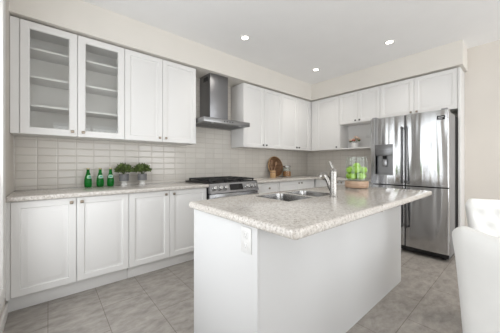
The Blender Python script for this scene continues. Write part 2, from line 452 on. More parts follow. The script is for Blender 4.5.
# ------------------------------------------------------------------ cabinets
DOOR = [(0, 0.0), (0, 0.016), (0.0035, 0.0195), (0.052, 0.0195), (0.0575, 0.0105), (0.066, 0.0095), (0.071, 0.0098), (0.096, 0.0185), (0.0985, 0.0188)]
def raised_door(T, u0, u1, v0, v1, w, k=1.0):
    return MB().rects(T, u0, u1, v0, v1, [(i * k, w + h) for i, h in DOOR])
def knob(T, u, v, w, parent, dark=False):
    m = MB()
    a, b = T(u, v, w), T(u, v, w + 0.014)
    m.cyl(a, b, 0.006, 0.005, 10)
    m.tbox(T, u - 0.013, u + 0.013, v - 0.013, v + 0.013, w + 0.013, w + 0.024, 0.004)
    part('knob', m, M['darksteel' if dark else 'knob'], parent, 'small square antique nickel knob')
G = 0.0018
def door(T, u0, u1, v0, v1, w, parent, ku=None, kv=None, k=1.0, name='door', dark=False):
    d = part(name, raised_door(T, u0 + G, u1 - G, v0, v1, w, k), M['cab'], parent)
    if ku is not None:
        for q in (ku if isinstance(ku, (list, tuple)) else [ku]): knob(T, q, kv, w + 0.0185, d, dark)
    return d
def glass_door(T, u0, u1, v0, v1, w, parent, ku, kv):
    u0 += G; u1 -= G; r = 0.064
    m = MB()
    st = [(0, w), (0, w + 0.016), (0.0035, w + 0.0195), (r - 0.008, w + 0.0195), (r, w + 0.012), (r, w)]
    rings = [[T(u0+i, v0+i, h), T(u1-i, v0+i, h), T(u1-i, v1-i, h), T(u0+i, v1-i, h)] for i, h in st]
    rings.append(rings[0])
    m.loft(rings, False, False)
    bmesh.ops.remove_doubles(m.bm, verts=m.bm.verts[:], dist=1e-6)
    d = part('door', m, M['cab'], parent, 'glazed cabinet door')
    part('glass_pane', MB().tbox(T, u0 + r - 0.002, u1 - r + 0.002, v0 + r - 0.002, v1 - r + 0.002, w + 0.006, w + 0.010), M['pane'], d)
    knob(T, ku, kv, w + 0.0185, d)
ZU, ZT = 1.4204, 2.408

# glass-front wall cabinet beside the left wall
t = thing('wall_cabinet', 'white wall cabinet with two glass doors and bare shelves, nearest the left wall', 'cabinet', (0.06, 0, ZU), 'wall cabinets')
m = MB()
m.tbox(TA, 0.003, 0.075, ZU, ZT, 0.002, 0.308); m.tbox(TA, 0.86, 0.877, ZU, ZT, 0.002, 0.308)
m.tbox(TA, 0.075, 0.86, ZU, ZU + 0.018, 0.002, 0.308); m.tbox(TA, 0.075, 0.86, ZT - 0.018, ZT, 0.002, 0.308)
m.tbox(TA, 0.464 - 0.012, 0.464 + 0.012, ZU + 0.018, ZT - 0.018, 0.288, 0.308)
part('carcass', m, M['cab'], t)
part('back_panel', MB().tbox(TA, 0.075, 0.86, ZU + 0.018, ZT - 0.018, 0.003, 0.012), M['inner'], t)
for z in (1.686, 1.945, 2.197):
    part('shelf', MB().tbox(TA, 0.0755, 0.8595, z - 0.009, z + 0.009, 0.013, 0.27, 0.001), M['cab'], t)
part('filler_strip', MB().tbox(TA, 0.003, 0.058, ZU, ZT, 0.308, 0.324), M['cab'], t)
for u in (0.27, 0.66):
    part('shelf_peg', MB().cyl(TA(u, 2.285, 0.012), TA(u, 2.285, 0.018), 0.008, n=10), M['slot'], t)
glass_door(TA, 0.06, 0.464, ZU, ZT, 0.3085, t, 0.424, 1.465)
glass_door(TA, 0.464, 0.878, ZU, ZT, 0.3085, t, 0.508, 1.465)

def wall_cab(T, label, u0, u1, doors, v0=ZU, v1=ZT, w=0.308, fill=None, loc=None, ub=None, extra=None):
    t = thing('wall_cabinet', label, 'cabinet', loc or T((u0 + u1) / 2, v0, 0.0), 'wall cabinets')
    lo, hi = (ub if ub else (u0, u1))
    part('carcass', MB().tbox(T, lo + 0.001, hi - 0.001, v0, v1, 0.0085 if v0 < 1.419 else 0.002, w, 0.001), M['cab'], t)
    if fill: part('filler_strip', MB().tbox(T, fill[0], fill[1], v0, v1, w, w + 0.017), M['cab'], t)
    for d0, d1, ku, dk in doors:
        door(T, d0, d1, v0, v1, w + 0.0005, t, ku, v0 + 0.045, dark=dk)
    return t
wall_cab(TA, 'white wall cabinet with two panelled doors, between the glass-front cabinet and the range hood', 0.878, 1.728, [(0.878, 1.288, 1.25, False), (1.288, 1.728, 1.325, False)])
wall_cab(TA, 'white wall cabinet with two panelled doors, just right of the range hood', 2.528, 3.409, [(2.528, 2.977, 2.94, True), (2.977, 3.409, 3.015, True)])
wall_cab(TA, 'white wall cabinet with two narrow-looking doors, left side of the far room corner', 3.409, 4.285, [(3.409, 3.847, 3.81, True), (3.847, 4.229, 3.885, True)], fill=(4.2295, 4.283))
wall_cab(TB, 'white wall cabinet with one tall door, right side of the far room corner', 0.002, 0.926, [(0.446, 0.926, 0.885, True)], fill=(0.330, 0.4455), ub=(0.002, 0.926))
# short cabinet with an open niche
t = thing('wall_cabinet', 'short white wall cabinet with two doors above an open niche left of the refrigerator', 'cabinet', TB(1.27, ZU, 0), 'wall cabinets')
ZN = 1.868
part('carcass', MB().tbox(TB, 0.928, 1.626, ZN, ZT, 0.002, 0.308, 0.001), M['cab'], t)
m = MB()
m.tbox(TB, 0.928, 0.946, ZU, ZN, 0.0085, 0.326, 0.001); m.tbox(TB, 1.608, 1.626, ZU, ZN, 0.0085, 0.326, 0.001)
m.tbox(TB, 0.946, 1.608, ZU, ZU + 0.020, 0.0085, 0.326, 0.001)
part('niche_frame', m, M['cab'], t, 'open display niche')
part('back_panel', MB().tbox(TB, 0.946, 1.608, ZU + 0.02, ZN, 0.003, 0.014), M['cab'], t)
door(TB, 0.928, 1.271, ZN, ZT, 0.3085, t, 1.235, ZN + 0.04, dark=True); door(TB, 1.271, 1.627, ZN, ZT, 0.3085, t, 1.307, ZN + 0.04, dark=True)
# over the fridge
t = thing('wall_cabinet', 'wide short white wall cabinet with two doors directly above the refrigerator', 'cabinet', TB(2.1, 1.884, 0), 'wall cabinets')
ZF = 1.878
part('carcass', MB().tbox(TB, 1.629, 2.574, ZF, ZT, 0.002, 0.308, 0.001), M['cab'], t)
door(TB, 1.628, 2.091, ZF, ZT, 0.3085, t, 2.055, ZF + 0.032); door(TB, 2.091, 2.575, ZF, ZT, 0.3085, t, 2.127, ZF + 0.032)
solo('refrigerator_end_panel', MB().tbox(TB, 2.5765, 2.600, 0, ZT, 0.002, 0.336, 0.001), M['cab'], (LB - 0.17, -2.588, 0),
     'tall white end panel standing against the wall on the right side of the refrigerator', 'panel')

# base cabinets
def base_cab(T, label, u0, u1, fronts, toe=0.5334, w=0.58, filler=None, loc=None, wback=0.002, umin=None):
    t = thing('base_cabinet', label, 'cabinet', loc or T((u0 + u1) / 2, 0, 0.0), 'base cabinets')
    lo = u0 if umin is None else umin
    part('carcass', MB().tbox(T, lo + 0.001, u1 - 0.001, 0.12, 0.869, wback, w, 0.001), M['cab'], t)
    part('toe_kick', MB().tbox(T, lo + 0.001, u1 - 0.001, 0.0, 0.1195, toe - 0.018, toe, 0.001), M['cab'], t)
    if filler: part('filler_strip', MB().tbox(T, filler[0], filler[1], 0.12, 0.867, w, w + 0.014), M['cab'], t)
    for kind, a, b, v0, v1, ku, kv, k in fronts:
        door(T, a, b, v0, v1, w + 0.0005, t, ku, kv, k, kind)
    return t
base_cab(TA, 'white base cabinet with two panelled doors under the counter, nearest the left wall', 0.003, 0.855,
         [('door', 0.027, 0.437, 0.128, 0.864, 0.400, 0.826, 1), ('door', 0.437, 0.855, 0.128, 0.864, 0.474, 0.826, 1)], filler=(0.003, 0.0265))
base_cab(TA, 'white base cabinet with two panelled doors under the counter, immediately left of the gas range', 0.856, 1.732,
         [('door', 0.856, 1.267, 0.128, 0.864, 1.222, 0.826, 1), ('door', 1.267, 1.730, 0.128, 0.864, 1.311, 0.826, 1)])
base_cab(TA, 'white base cabinet with a stack of drawers, immediately right of the gas range', 2.532, 3.042,
         [('drawer', 2.56, 3.030, 0.69, 0.864, 2.81, 0.785, 0.5), ('drawer', 2.56, 3.030, 0.415, 0.686, 2.81, 0.55, 0.7), ('drawer', 2.56, 3.030, 0.128, 0.411, 2.81, 0.27, 0.7)])
base_cab(TA, 'white base cabinet with two doors on the far wall below the wooden board and jar', 3.044, 4.012,
         [('door', 3.050, 3.565, 0.128, 0.864, 3.525, 0.826, 1), ('door', 3.565, 4.000, 0.128, 0.864, 3.605, 0.826, 1)])
base_cab(TB, 'white corner base cabinet with two doors between the far corner and the refrigerator', 0.004, 1.664,
         [('door', 0.66, 1.095, 0.128, 0.864, 1.06, 0.842, 1), ('door', 1.095, 1.655, 0.128, 0.864, 1.13, 0.842, 1)], filler=(0.618, 0.657))

# ------------------------------------------------------------------ worktops
ZK = 0.910
solo('worktop', MB().prism([(0.002, -0.0085), (1.733, -0.0085), (1.733, -0.648), (0.002, -0.648)], 0.870, ZK, 0.012), M['granite'], (0.87, -0.33, 0.87),
     'speckled beige granite worktop along the left wall cabinets, with green bottles on it', 'worktop')
solo('worktop', MB().prism([(2.53, -0.0085), (2.53, -0.648), (3.966, -0.648), (3.966, -1.672), (4.6075, -1.672), (4.6075, -0.0085)], 0.870, ZK, 0.012), M['granite'], (3.6, -0.33, 0.87),
     'speckled beige granite L-shaped worktop in the far corner right of the gas range', 'worktop')

# island
IX0, IX1, IY0, IY1 = 0.98, 2.895, -2.348, -1.725
t = thing('kitchen_island', 'plain white kitchen island base under an overhanging granite top', 'island', (1.9, -2.04, 0))
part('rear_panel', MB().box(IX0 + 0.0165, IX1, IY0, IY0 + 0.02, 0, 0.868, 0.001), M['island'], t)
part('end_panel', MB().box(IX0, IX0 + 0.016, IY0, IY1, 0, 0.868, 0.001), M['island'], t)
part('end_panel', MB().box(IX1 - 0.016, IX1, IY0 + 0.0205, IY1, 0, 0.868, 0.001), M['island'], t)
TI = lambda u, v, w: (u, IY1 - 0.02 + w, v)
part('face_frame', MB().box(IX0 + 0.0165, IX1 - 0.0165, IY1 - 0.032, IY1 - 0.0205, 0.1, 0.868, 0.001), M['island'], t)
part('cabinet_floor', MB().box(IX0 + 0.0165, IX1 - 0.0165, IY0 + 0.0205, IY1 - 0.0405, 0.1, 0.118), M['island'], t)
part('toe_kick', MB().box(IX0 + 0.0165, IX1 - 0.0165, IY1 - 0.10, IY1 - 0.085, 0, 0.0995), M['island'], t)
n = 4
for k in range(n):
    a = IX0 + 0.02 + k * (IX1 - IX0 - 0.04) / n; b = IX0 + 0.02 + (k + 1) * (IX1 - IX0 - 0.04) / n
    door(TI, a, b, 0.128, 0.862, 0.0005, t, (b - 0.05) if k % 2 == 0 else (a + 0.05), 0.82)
# island worktop with two cut-outs
SX = (1.455, 1.765, 1.795, 2.085); SY = (-2.132, -1.765)
def island_top():
    m = MB(); bm = m.bm
    xs = [0.951, *SX, 2.932]; ys = [-2.592, SY[0], SY[1], -1.700]
    V = {(i, j): bm.verts.new((xs[i], ys[j], ZK)) for i in range(6) for j in range(4)}
    fs = []
    for i in range(5):
        for j in range(3):
            if j == 1 and i in (1, 3): continue
            fs.append(bm.faces.new((V[i, j], V[i+1, j], V[i+1, j+1], V[i, j+1])))
    r = bmesh.ops.extrude_face_region(bm, geom=fs)
    for g in r['geom']:
        if isinstance(g, bmesh.types.BMVert): g.co.z = 0.868
    def outer(v): return min(abs(v.co.x - xs[0]), abs(v.co.x - xs[-1])) < 1e-5 or min(abs(v.co.y - ys[0]), abs(v.co.y - ys[-1])) < 1e-5
    bmesh.ops.dissolve_limit(bm, angle_limit=0.01, verts=bm.verts[:], edges=bm.edges[:])
    ce = [e for e in bm.edges if abs(e.verts[0].co.z - e.verts[1].co.z) > 0.01 and outer(e.verts[0]) and outer(e.verts[1])]
    bmesh.ops.bevel(bm, geom=ce, offset=0.02, segments=4, affect='EDGES', profile=0.5)
    es = [e for e in bm.edges if len(e.link_faces) == 2 and e.calc_face_angle(0) > 0.8 and abs(e.verts[0].co.z - e.verts[1].co.z) < 1e-5
          and all(v.co.x < xs[0] + 0.021 or v.co.x > xs[-1] - 0.021 or v.co.y < ys[0] + 0.021 or v.co.y > ys[-1] - 0.021 for v in e.verts)]
    bmesh.ops.bevel(bm, geom=es, offset=0.013, segments=3, affect='EDGES', profile=0.5)
    return m
solo('worktop', island_top(), M['granite'], (1.94, -2.15, 0.868), 'speckled beige granite island worktop with the double sink set into it', 'worktop')

# sink
def rrect(x0, x1, y0, y1, r, z, n=5):
    P = []
    for cx, cy, a0 in ((x1-r, y1-r, 0), (x0+r, y1-r, 90), (x0+r, y0+r, 180), (x1-r, y0+r, 270)):
        for k in range(n + 1):
            a = math.radians(a0 + 90 * k / n); P.append((cx + r*math.cos(a), cy + r*math.sin(a), z))
    return P
t = thing('kitchen_sink', 'double-bowl stainless steel undermount sink in the island worktop', 'sink', (1.77, -1.95, 0.70))
for x0, x1 in ((SX[0] - 0.0, SX[1] + 0.0), (SX[2] - 0.0, SX[3] + 0.0)):
    y0, y1 = SY
    m = MB()
    e = 0.0008
    rings = [rrect(x0 - 0.012, x1 + 0.012, y0 - 0.02, y1 + 0.02, 0.03, 0.8672), rrect(x0+e, x1-e, y0+e, y1-e, 0.012, 0.8674), rrect(x0 + e, x1 - e, y0 + e, y1 - e, 0.012, 0.9065),
             rrect(x0 + 0.006, x1 - 0.006, y0 + 0.006, y1 - 0.006, 0.05, 0.9055), rrect(x0 + 0.009, x1 - 0.009, y0 + 0.009, y1 - 0.009, 0.055, 0.86),
             rrect(x0 + 0.016, x1 - 0.016, y0 + 0.016, y1 - 0.016, 0.06, 0.74), rrect(x0 + 0.035, x1 - 0.035, y0 + 0.035, y1 - 0.035, 0.06, 0.712),
             rrect(x0 + 0.08, x1 - 0.08, y0 + 0.08, y1 - 0.08, 0.05, 0.706)]
    m.loft(rings[2:], False, True)
    part('bowl', m, M['sink'], t, sharp=50)
    cx, cy = (x0 + x1) / 2, (y0 + y1) / 2
    part('drain', MB().lathe([(0.042, 0.7063), (0.042, 0.709), (0.034, 0.7095), (0.030, 0.7075)], (cx, cy, 0), 20), M['chrome'], t)

# faucet
fx, fy = 1.872, -2.214
t = thing('kitchen_faucet', 'polished nickel single-lever pull-out faucet on the island beside the sink', 'faucet', (fx, fy, ZK))
part('body', MB().lathe([(0.031, ZK), (0.031, ZK + 0.006), (0.0265, ZK + 0.012), (0.025, 1.02), (0.0255, 1.06), (0.0265, 1.075), (0.0265, 1.085)], (fx, fy, 0), 24), M['chrome'], t)
part('dome', MB().lathe([(0.0265, 1.086), (0.0265, 1.095), (0.023, 1.112), (0.014, 1.124), (0.004, 1.128)], (fx, fy, 0), 24), M['chrome'], t)
part('lever', MB().tube([(fx, fy, 1.118), (fx - 0.002, fy + 0.006, 1.135), (fx - 0.003, fy + 0.018, 1.155), (fx - 0.004, fy + 0.026, 1.176)], [0.015, 0.013, 0.0105, 0.0105]), M['chrome'], t)
part('spout', MB().tube([(fx, fy + 0.016, 0.955), (fx, fy + 0.027, 0.985), (fx, fy + 0.036, 1.015), (fx, fy + 0.045, 1.040), (fx, fy + 0.056, 1.056)], [0.014, 0.019, 0.021, 0.023, 0.025]), M['chrome'], t)
part('spray_head', MB().tube([(fx, fy + 0.057, 1.0565), (fx - 0.003, fy + 0.066, 1.064), (fx - 0.008, fy + 0.078, 1.066), (fx - 0.014, fy + 0.090, 1.060), (fx - 0.018, fy + 0.097, 1.052)], [0.0255, 0.029, 0.031, 0.030, 0.027]), M['chrome'], t)

# outlet on the island end
def outlet(T, u, v, w, label, cat='outlet', horizontal=False):
    t = thing('power_outlet', label, cat, T(u, v, w))
    a, b = (0.058, 0.036) if horizontal else (0.038, 0.062)
    part('cover_plate', MB().tbox(T, u - a, u + a, v - b, v + b, w + 0.0003, w + 0.006, 0.002), M['white_plastic'], t)
    for s in (-1, 1):
        du, dv = (s * 0.022, 0) if horizontal else (0, s * 0.026)
        so = part('socket', MB().tbox(T, u + du - 0.016, u + du + 0.016, v + dv - 0.016, v + dv + 0.016, w + 0.0055, w + 0.0075, 0.002), M['white_plastic'], t)
        m = MB()
        m.tbox(T, u + du - 0.008, u + du - 0.005, v + dv - 0.003, v + dv + 0.008, w + 0.0072, w + 0.0078)
        m.tbox(T, u + du + 0.005, u + du + 0.008, v + dv - 0.003, v + dv + 0.008, w + 0.0072, w + 0.0078)
        m.cyl(T(u + du, v + dv - 0.009, w + 0.0072), T(u + du, v + dv - 0.009, w + 0.0079), 0.003, n=8)
        part('slots', m, M['slotgrey'], so)
TE = lambda u, v, w: (IX0 - w, -u, v)
outlet(TE, 2.272, 0.790, 0.0, 'white double power outlet on the end of the kitchen island')

# ------------------------------------------------------------------ gas range
RX0, RX1 = 1.737, 2.526
t = thing('gas_range', 'stainless steel slide-in gas range with black grates below the hood', 'stove', (2.13, -0.33, 0))
part('body', MB().box(RX0 + 0.002, RX1 - 0.002, -0.62, -0.01, 0.03, 0.895, 0.003), M['black'], t, 'black sides')
for x in (RX0 + 0.05, RX1 - 0.05):
    for y in (-0.56, -0.08): part('foot', MB().cyl((x, y, 0), (x, y, 0.03), 0.018), M['black'], t)
# cooktop deck overlapping the worktop
part('cooktop', MB().box(1.722, 2.541, -0.625, -0.012, 0.9115, 0.921, 0.004).box(RX0+0.002, RX1-0.002, -0.625, -0.012, 0.8955, 0.912), M['black'], t, 'black enamel cooktop', 20)
for k in range(3):
    x0 = 1.768 + k * 0.243; x1 = x0 + 0.237
    m = MB(); z = 0.950
    for x in (x0 + 0.006, (x0 + x1) / 2, x1 - 0.006): m.box(x - 0.008, x + 0.008, -0.60, -0.05, z - 0.010, z + 0.008, 0.002)
    for y in (-0.596, -0.46, -0.325, -0.19, -0.054): m.box(x0, x1, y - 0.008, y + 0.008, z - 0.009, z + 0.009, 0.002)
    for x in (x0 + 0.008, x1 - 0.008):
        for y in (-0.594, -0.056): m.box(x - 0.008, x + 0.008, y - 0.008, y + 0.008, 0.9212, z)
    part('grate', m, M['iron'], t)
    for y in (-0.46, -0.19):
        if k == 1 and y == -0.19: continue
        part('burner', MB().lathe([(0.048, 0.9212), (0.046, 0.927), (0.036, 0.928), (0.036, 0.934), (0.03, 0.9355)], ((x0 + x1) / 2, y, 0), 20), M['iron'], t)
# slanted control panel
PA, PB = Vector((0, -0.626, 0.916)), Vector((0, -0.684, 0.792))
m = MB()
m.loft([[(x, -0.624, 0.792), (x, PB.y, PB.z), (x, PA.y - 0.012, PA.z - 0.006), (x, -0.624, 0.916)] for x in (RX0 + 0.002, RX1 - 0.002)])
cp = part('control_panel', m, M['steel'], t)
pd = (PB - Vector((0, PA.y - 0.012, PA.z - 0.006))).normalized(); pn = Vector((0, pd.z, -pd.y)).normalized()
if pn.y > 0: pn = -pn
def on_panel(x, s): return Vector((x, PA.y - 0.012, PA.z - 0.006)) + pd * s
for x in (1.80, 1.882, 1.964, 2.312, 2.386, 2.460):
    c = on_panel(x, 0.062)
    kb = part('knob', MB().lathe([(0.031, 0.0005), (0.031, 0.008), (0.026, 0.012), (0.0245, 0.036), (0.021, 0.040)], c, 20, axis=pn), M['knobsteel'], cp)
m = MB()
a, b = on_panel(2.035, 0.02), on_panel(2.250, 0.10)
m.loft([[(2.035, a.y, a.z), (2.250, a.y, a.z), (2.250, b.y, b.z), (2.035, b.y, b.z)], [tuple(Vector(p) + pn * 0.002) for p in ((2.035, a.y, a.z), (2.250, a.y, a.z), (2.250, b.y, b.z), (2.035, b.y, b.z))]])
part('display', m, M['screen'], cp, 'black glass touch display')
dr = part('oven_door', MB().box(RX0 + 0.004, RX1 - 0.004, -0.665, -0.622, 0.215, 0.782, 0.005), M['steel'], t)
part('window', MB().box(RX0 + 0.10, RX1 - 0.10, -0.6665, -0.6645, 0.30, 0.62, 0.0008), M['screen'], dr, 'dark oven window')
m = MB().cyl((RX0 + 0.04, -0.715, 0.735), (RX1 - 0.04, -0.715, 0.735), 0.013)
for x in (RX0 + 0.07, RX1 - 0.07): m.cyl((x, -0.6655, 0.735), (x, -0.715, 0.735), 0.010)
part('handle', m, M['chrome'], dr)
part('storage_drawer', MB().box(RX0 + 0.004, RX1 - 0.004, -0.662, -0.622, 0.05, 0.208, 0.004), M['steel'], t)

# ------------------------------------------------------------------ range hood
HX0, HX1 = 1.745, 2.512
t = thing('range_hood', 'stainless steel chimney range hood on the tiled wall above the stove', 'hood', (2.13, -0.01, 1.70))
m = MB().box(HX0, HX1, -0.50, -0.0085, 1.702, 1.762, 0.003)
m.loft([[(HX0, -0.498, 1.7622), (HX1, -0.498, 1.7622), (HX1, -0.0085, 1.7622), (HX0, -0.0085, 1.7622)],
        [(1.94, -0.31, 1.772), (2.275, -0.31, 1.772), (2.275, -0.0085, 1.772), (1.94, -0.0085, 1.772)]])
can = part('canopy', m, M['hoodlip'], t)
for k in range(2):
    x0 = HX0 + 0.06 + k * 0.33
    m = MB().box(x0, x0 + 0.315, -0.42, -0.10, 1.6985, 1.7018, 0.001)
    for j in range(12): m.box(x0 + 0.012 + j * 0.025, x0 + 0.024 + j * 0.025, -0.41, -0.11, 1.6955, 1.6985)
    part('grease_filter', m, M['hood'], can)
for x in (1.90, 2.36):
    part('hood_light', MB().cyl((x, -0.455, 1.6995), (x, -0.455, 1.7018), 0.022, n=18), M['white_plastic'], can)
for k in range(4): part('button', MB().cyl((2.06 + 0.045 * k, -0.5005, 1.731), (2.06 + 0.045 * k, -0.504, 1.731), 0.009, n=12), M['darksteel'], can)
ch = part('chimney', MB().box(1.955, 2.259, -0.30, -0.0085, 1.7725, ZS - 0.001, 0.002), M['hood'], t)
m = MB()
for j in range(5): m.box(1.9535, 1.9548, -0.235, -0.125, 2.335 + j * 0.011, 2.341 + j * 0.011)
m.box(1.9545, 1.955, -0.24, -0.12, 2.328, 2.388)
part('vent_grille', m, M['slot'], ch)

# ------------------------------------------------------------------ refrigerator
FX = 3.78; FY0, FY1, FYM = -2.568, -1.690, -2.122; FZ = 1.795
t = thing('refrigerator', 'large stainless steel four-door refrigerator with a water dispenser', 'refrigerator', (4.15, -2.13, 0))
part('case', MB().box(3.862, 4.18, FY0 + 0.004, FY1 - 0.004, 0.035, 1.775, 0.003), M['grey'], t, 'grey steel side')
part('rear_housing', MB().box(4.181, 4.55, FY0 + 0.002, FY1 - 0.002, 0.035, 1.765), M['gasket'], t, 'black rear housing')  # black here paints the shade of the gap next to the end panel
part('base_grille', MB().box(3.83, 3.861, FY0 + 0.01, FY1 - 0.01, 0.03, 0.085), M['gasket'], t)
for y in (FY0 + 0.06, FY1 - 0.06):
    for x in (3.90, 4.48): part('foot', MB().cyl((x, y, 0), (x, y, 0.035), 0.02), M['gasket'], t)
part('gasket', MB().box(3.846, 3.8615, FY0 + 0.012, FY1 - 0.012, 0.09, 1.77), M['gasket'], t)
def fdoor(y0, y1, z0, z1, cut=None):
    """softly bowed front with rounded vertical edges; cut = (ya, yb, za, zb) leaves a real recess"""
    m = MB()
    def front(y):
        s = (y - y0) / (y1 - y0); edge = min(s, 1 - s) * (y1 - y0)
        d = 0.006 * (1 - (2 * s - 1) ** 2)
        if edge < 0.012: d -= 0.010 * (1 - edge / 0.012) ** 2
        return FX + 0.004 - d
    def piece(ya, yb, za, zb, back=3.845):
        ys = sorted({ya, yb, *[y for y in [y0, y0 + 0.004, y0 + 0.008, y0 + 0.012, y1 - 0.012, y1 - 0.008, y1 - 0.004, y1] + [y0 + (y1 - y0) * k / 12 for k in range(1, 12)] if ya < y < yb]})
        ring = [(front(y), y) for y in ys] + [(back, yb), (back, ya)]
        m.loft([[(x, y, za) for x, y in ring], [(x, y, zb) for x, y in ring]])
    if cut:
        ya, yb, za, zb = cut
        piece(y0, y1, z0, za); piece(y0, y1, zb, z1); piece(y0, ya, za, zb); piece(yb, y1, za, zb)
        m.box(3.838, 3.845, ya, yb, za, zb)
    else: piece(y0, y1, z0, z1)
    return m
dy0, dy1, dz0, dz1 = -1.985, -1.752, 1.003, 1.425
g = 0.004
specs = [('upper_left', FYM + g, FY1, 0.879, FZ), ('upper_right', FY0, FYM - g, 0.879, FZ), ('lower_left', FYM + g, FY1, 0.092, 0.865), ('lower_right', FY0, FYM - g, 0.092, 0.865)]
D = {}
for nme, y0, y1, z0, z1 in specs:
    D[nme] = part('door', fdoor(y0, y1, z0, z1, (dy0 + 0.008, dy1 - 0.008, dz0 + 0.008, 1.27) if nme == 'upper_left' else None), M['fridge'], t, sharp=40)
# handles: dark recessed bars on both sides of the centre gap
for nme, yy, z0, z1 in (('upper_left', FYM + 0.026, 0.90, 1.645), ('upper_right', FYM - 0.026, 0.90, 1.645), ('lower_left', FYM + 0.026, 0.33, 0.845), ('lower_right', FYM - 0.026, 0.33, 0.845)):
    m = MB().box(FX - 0.052, FX - 0.034, yy - 0.008, yy + 0.008, z0, z1, 0.004)
    for z in (z0 + 0.02, z1 - 0.02): m.box(FX - 0.038, FX - 0.001, yy - 0.010, yy + 0.010, z - 0.014, z + 0.014, 0.003)
    part('handle', m, M['handle'], D[nme], 'dark steel bar handle')
# dispenser on the upper left door: control panel over a real recess
fx0 = FX - 0.0055
ul = D['upper_left']
part('dispenser_panel', MB().box(fx0, FX + 0.002, dy0, dy1, 1.270, dz1, 0.002), M['panelsteel'], ul, 'brushed steel dispenser control panel')
m = MB()
for y in (-1.93, -1.895, -1.86, -1.825): m.box(fx0 - 0.0008, fx0, y - 0.008, y + 0.008, 1.335, 1.339)
part('dispenser_marks', m, M['screen'], ul)
m = MB()
m.box(fx0, 3.83, dy0, dy0 + 0.008, dz0, 1.2695); m.box(fx0, 3.83, dy1 - 0.008, dy1, dz0, 1.2695)
m.box(fx0, 3.83, dy0 + 0.008, dy1 - 0.008, dz0, dz0 + 0.008)
part('dispenser_surround', m, M['grey'], ul)
part('dispenser_back', MB().box(3.832, 3.8375, dy0 + 0.009, dy1 - 0.009, dz0 + 0.009, 1.269), M['panelsteel'], ul, 'dark recess of the dispenser')
m = MB().cyl((3.806, -1.868, 1.2685), (3.806, -1.868, 1.225), 0.024, 0.018)
part('dispenser_nozzle', m, M['gasket'], ul)
m = MB().box(3.812, 3.822, -1.898, -1.838, 1.115, 1.215, 0.004)
part('dispenser_paddle', m, M['steel'], ul)
m = MB()
for k in range(8): m.box(3.782, 3.830, -1.955 + k * 0.024, -1.945 + k * 0.024, dz0 + 0.0085, dz0 + 0.014)
part('drip_tray', m, M['grey'], ul)
bx = FX - 0.0018
part('badge', MB().box(bx - 0.003, bx + 0.004, -2.533, -2.458, 1.681, 1.729, 0.001), M['screen'], D['upper_right'], 'small dark badge')
part('badge_print', MB().box(bx - 0.0036, bx - 0.003, -2.522, -2.469, 1.708, 1.714).box(bx - 0.0036, bx - 0.003, -2.510, -2.469, 1.692, 1.695), M['white_plastic'], D['upper_right'])
for y in (FY0 + 0.045, FY1 - 0.045):
    part('hinge_cover', MB().box(3.80, 3.93, y - 0.03, y + 0.03, FZ + 0.0005, FZ + 0.022, 0.005), M['grey'], t)

# ------------------------------------------------------------------ glass vase of apples on the island
vx, vy = 2.685, -2.005
t = thing('apple_vase', 'tall clear glass vase on a round wooden base, filled with green apples', 'vase', (vx, vy, ZK))
part('wooden_base', MB().lathe([(0.098, ZK + 0.0005), (0.108, ZK + 0.006), (0.1135, ZK + 0.022), (0.1145, ZK + 0.055), (0.112, ZK + 0.070), (0.106, ZK + 0.073)], (vx, vy, 0), 40), M['vase_wood'], t)
z0 = ZK + 0.0735
m = MB()
m.lathe([(0.106, z0), (0.112, z0 + 0.006), (0.113, z0 + 0.03), (0.109, z0 + 0.12), (0.098, z0 + 0.245), (0.0955, z0 + 0.245), (0.1065, z0 + 0.12), (0.1105, z0 + 0.03), (0.1095, z0 + 0.009), (0.0, z0 + 0.008)], (vx, vy, 0), 40, True, False)
part('glass', m, M['glass'], t)
def make_apple():
    R = 0.0378
    prof = []
    for k in range(15):
        a = -PI/2 + PI * k / 14
        r = R * math.cos(a) * (1.0 + 0.05 * math.sin(a)); z = R * 0.93 * math.sin(a)
        d = max(0.0, 1 - r / (R * 0.45))
        z -= math.copysign(0.011 if a > 0 else 0.006, a) * d * d
        prof.append((max(r, 0.0004), z))
    t = thing('apple', '', 'apple', (0, 0, 0), 'green apples in the vase')
    part('skin', MB().lathe(prof, (0, 0, 0), 20), M['apple'], t, sharp=80)
    part('stem', MB().tube([(0, 0, R*0.93 - 0.011), (0.001, 0, R*0.93 - 0.002), (0.004, 0, R*0.93 + 0.007)], [0.0013, 0.0012, 0.0016], 6), M['apple_stem'], t)
    return t
ap0 = make_apple()
heap = [(-0.0355, -0.0599, 0.038, 'green apple at the bottom of the vase, nearest the viewer in the middle'), (-0.069, 0.0096, 0.038, 'green apple at the bottom left of the vase, against the glass'),
        (0.041, -0.0413, 0.038, 'green apple at the bottom right of the vase, against the glass'), (-0.0118, 0.0686, 0.038, 'green apple at the bottom left of the vase, behind the front ones'),
        (0.061, 0.0337, 0.038, 'green apple at the bottom of the vase, hidden at the very back'), (-0.0599, -0.0289, 0.1031, 'green apple in the upper layer of the vase, nearest the viewer left of centre'),
        (0.0066, -0.0662, 0.1013, 'green apple in the upper layer of the vase, front right'), (-0.0485, 0.0455, 0.1022, 'leftmost green apple in the upper layer of the vase'),
        (0.0661, -0.0078, 0.1017, 'rightmost green apple in the upper layer of the vase, toward the refrigerator'), (0.0288, 0.06, 0.1018, 'green apple in the upper layer of the vase, behind the others'),
        (0.0, 0.0, 0.1405, 'topmost green apple of the heap in the glass vase')]
for k, (x, y, z, l) in enumerate(heap):
    o = ap0 if k == 0 else copy_tree(ap0)
    o.location = (vx + x, vy + y, z0 + 0.0085 + z)
    o.rotation_euler = (random.uniform(-0.7, 0.7), random.uniform(-0.7, 0.7), random.uniform(0, 6.28))
    o['label'] = l

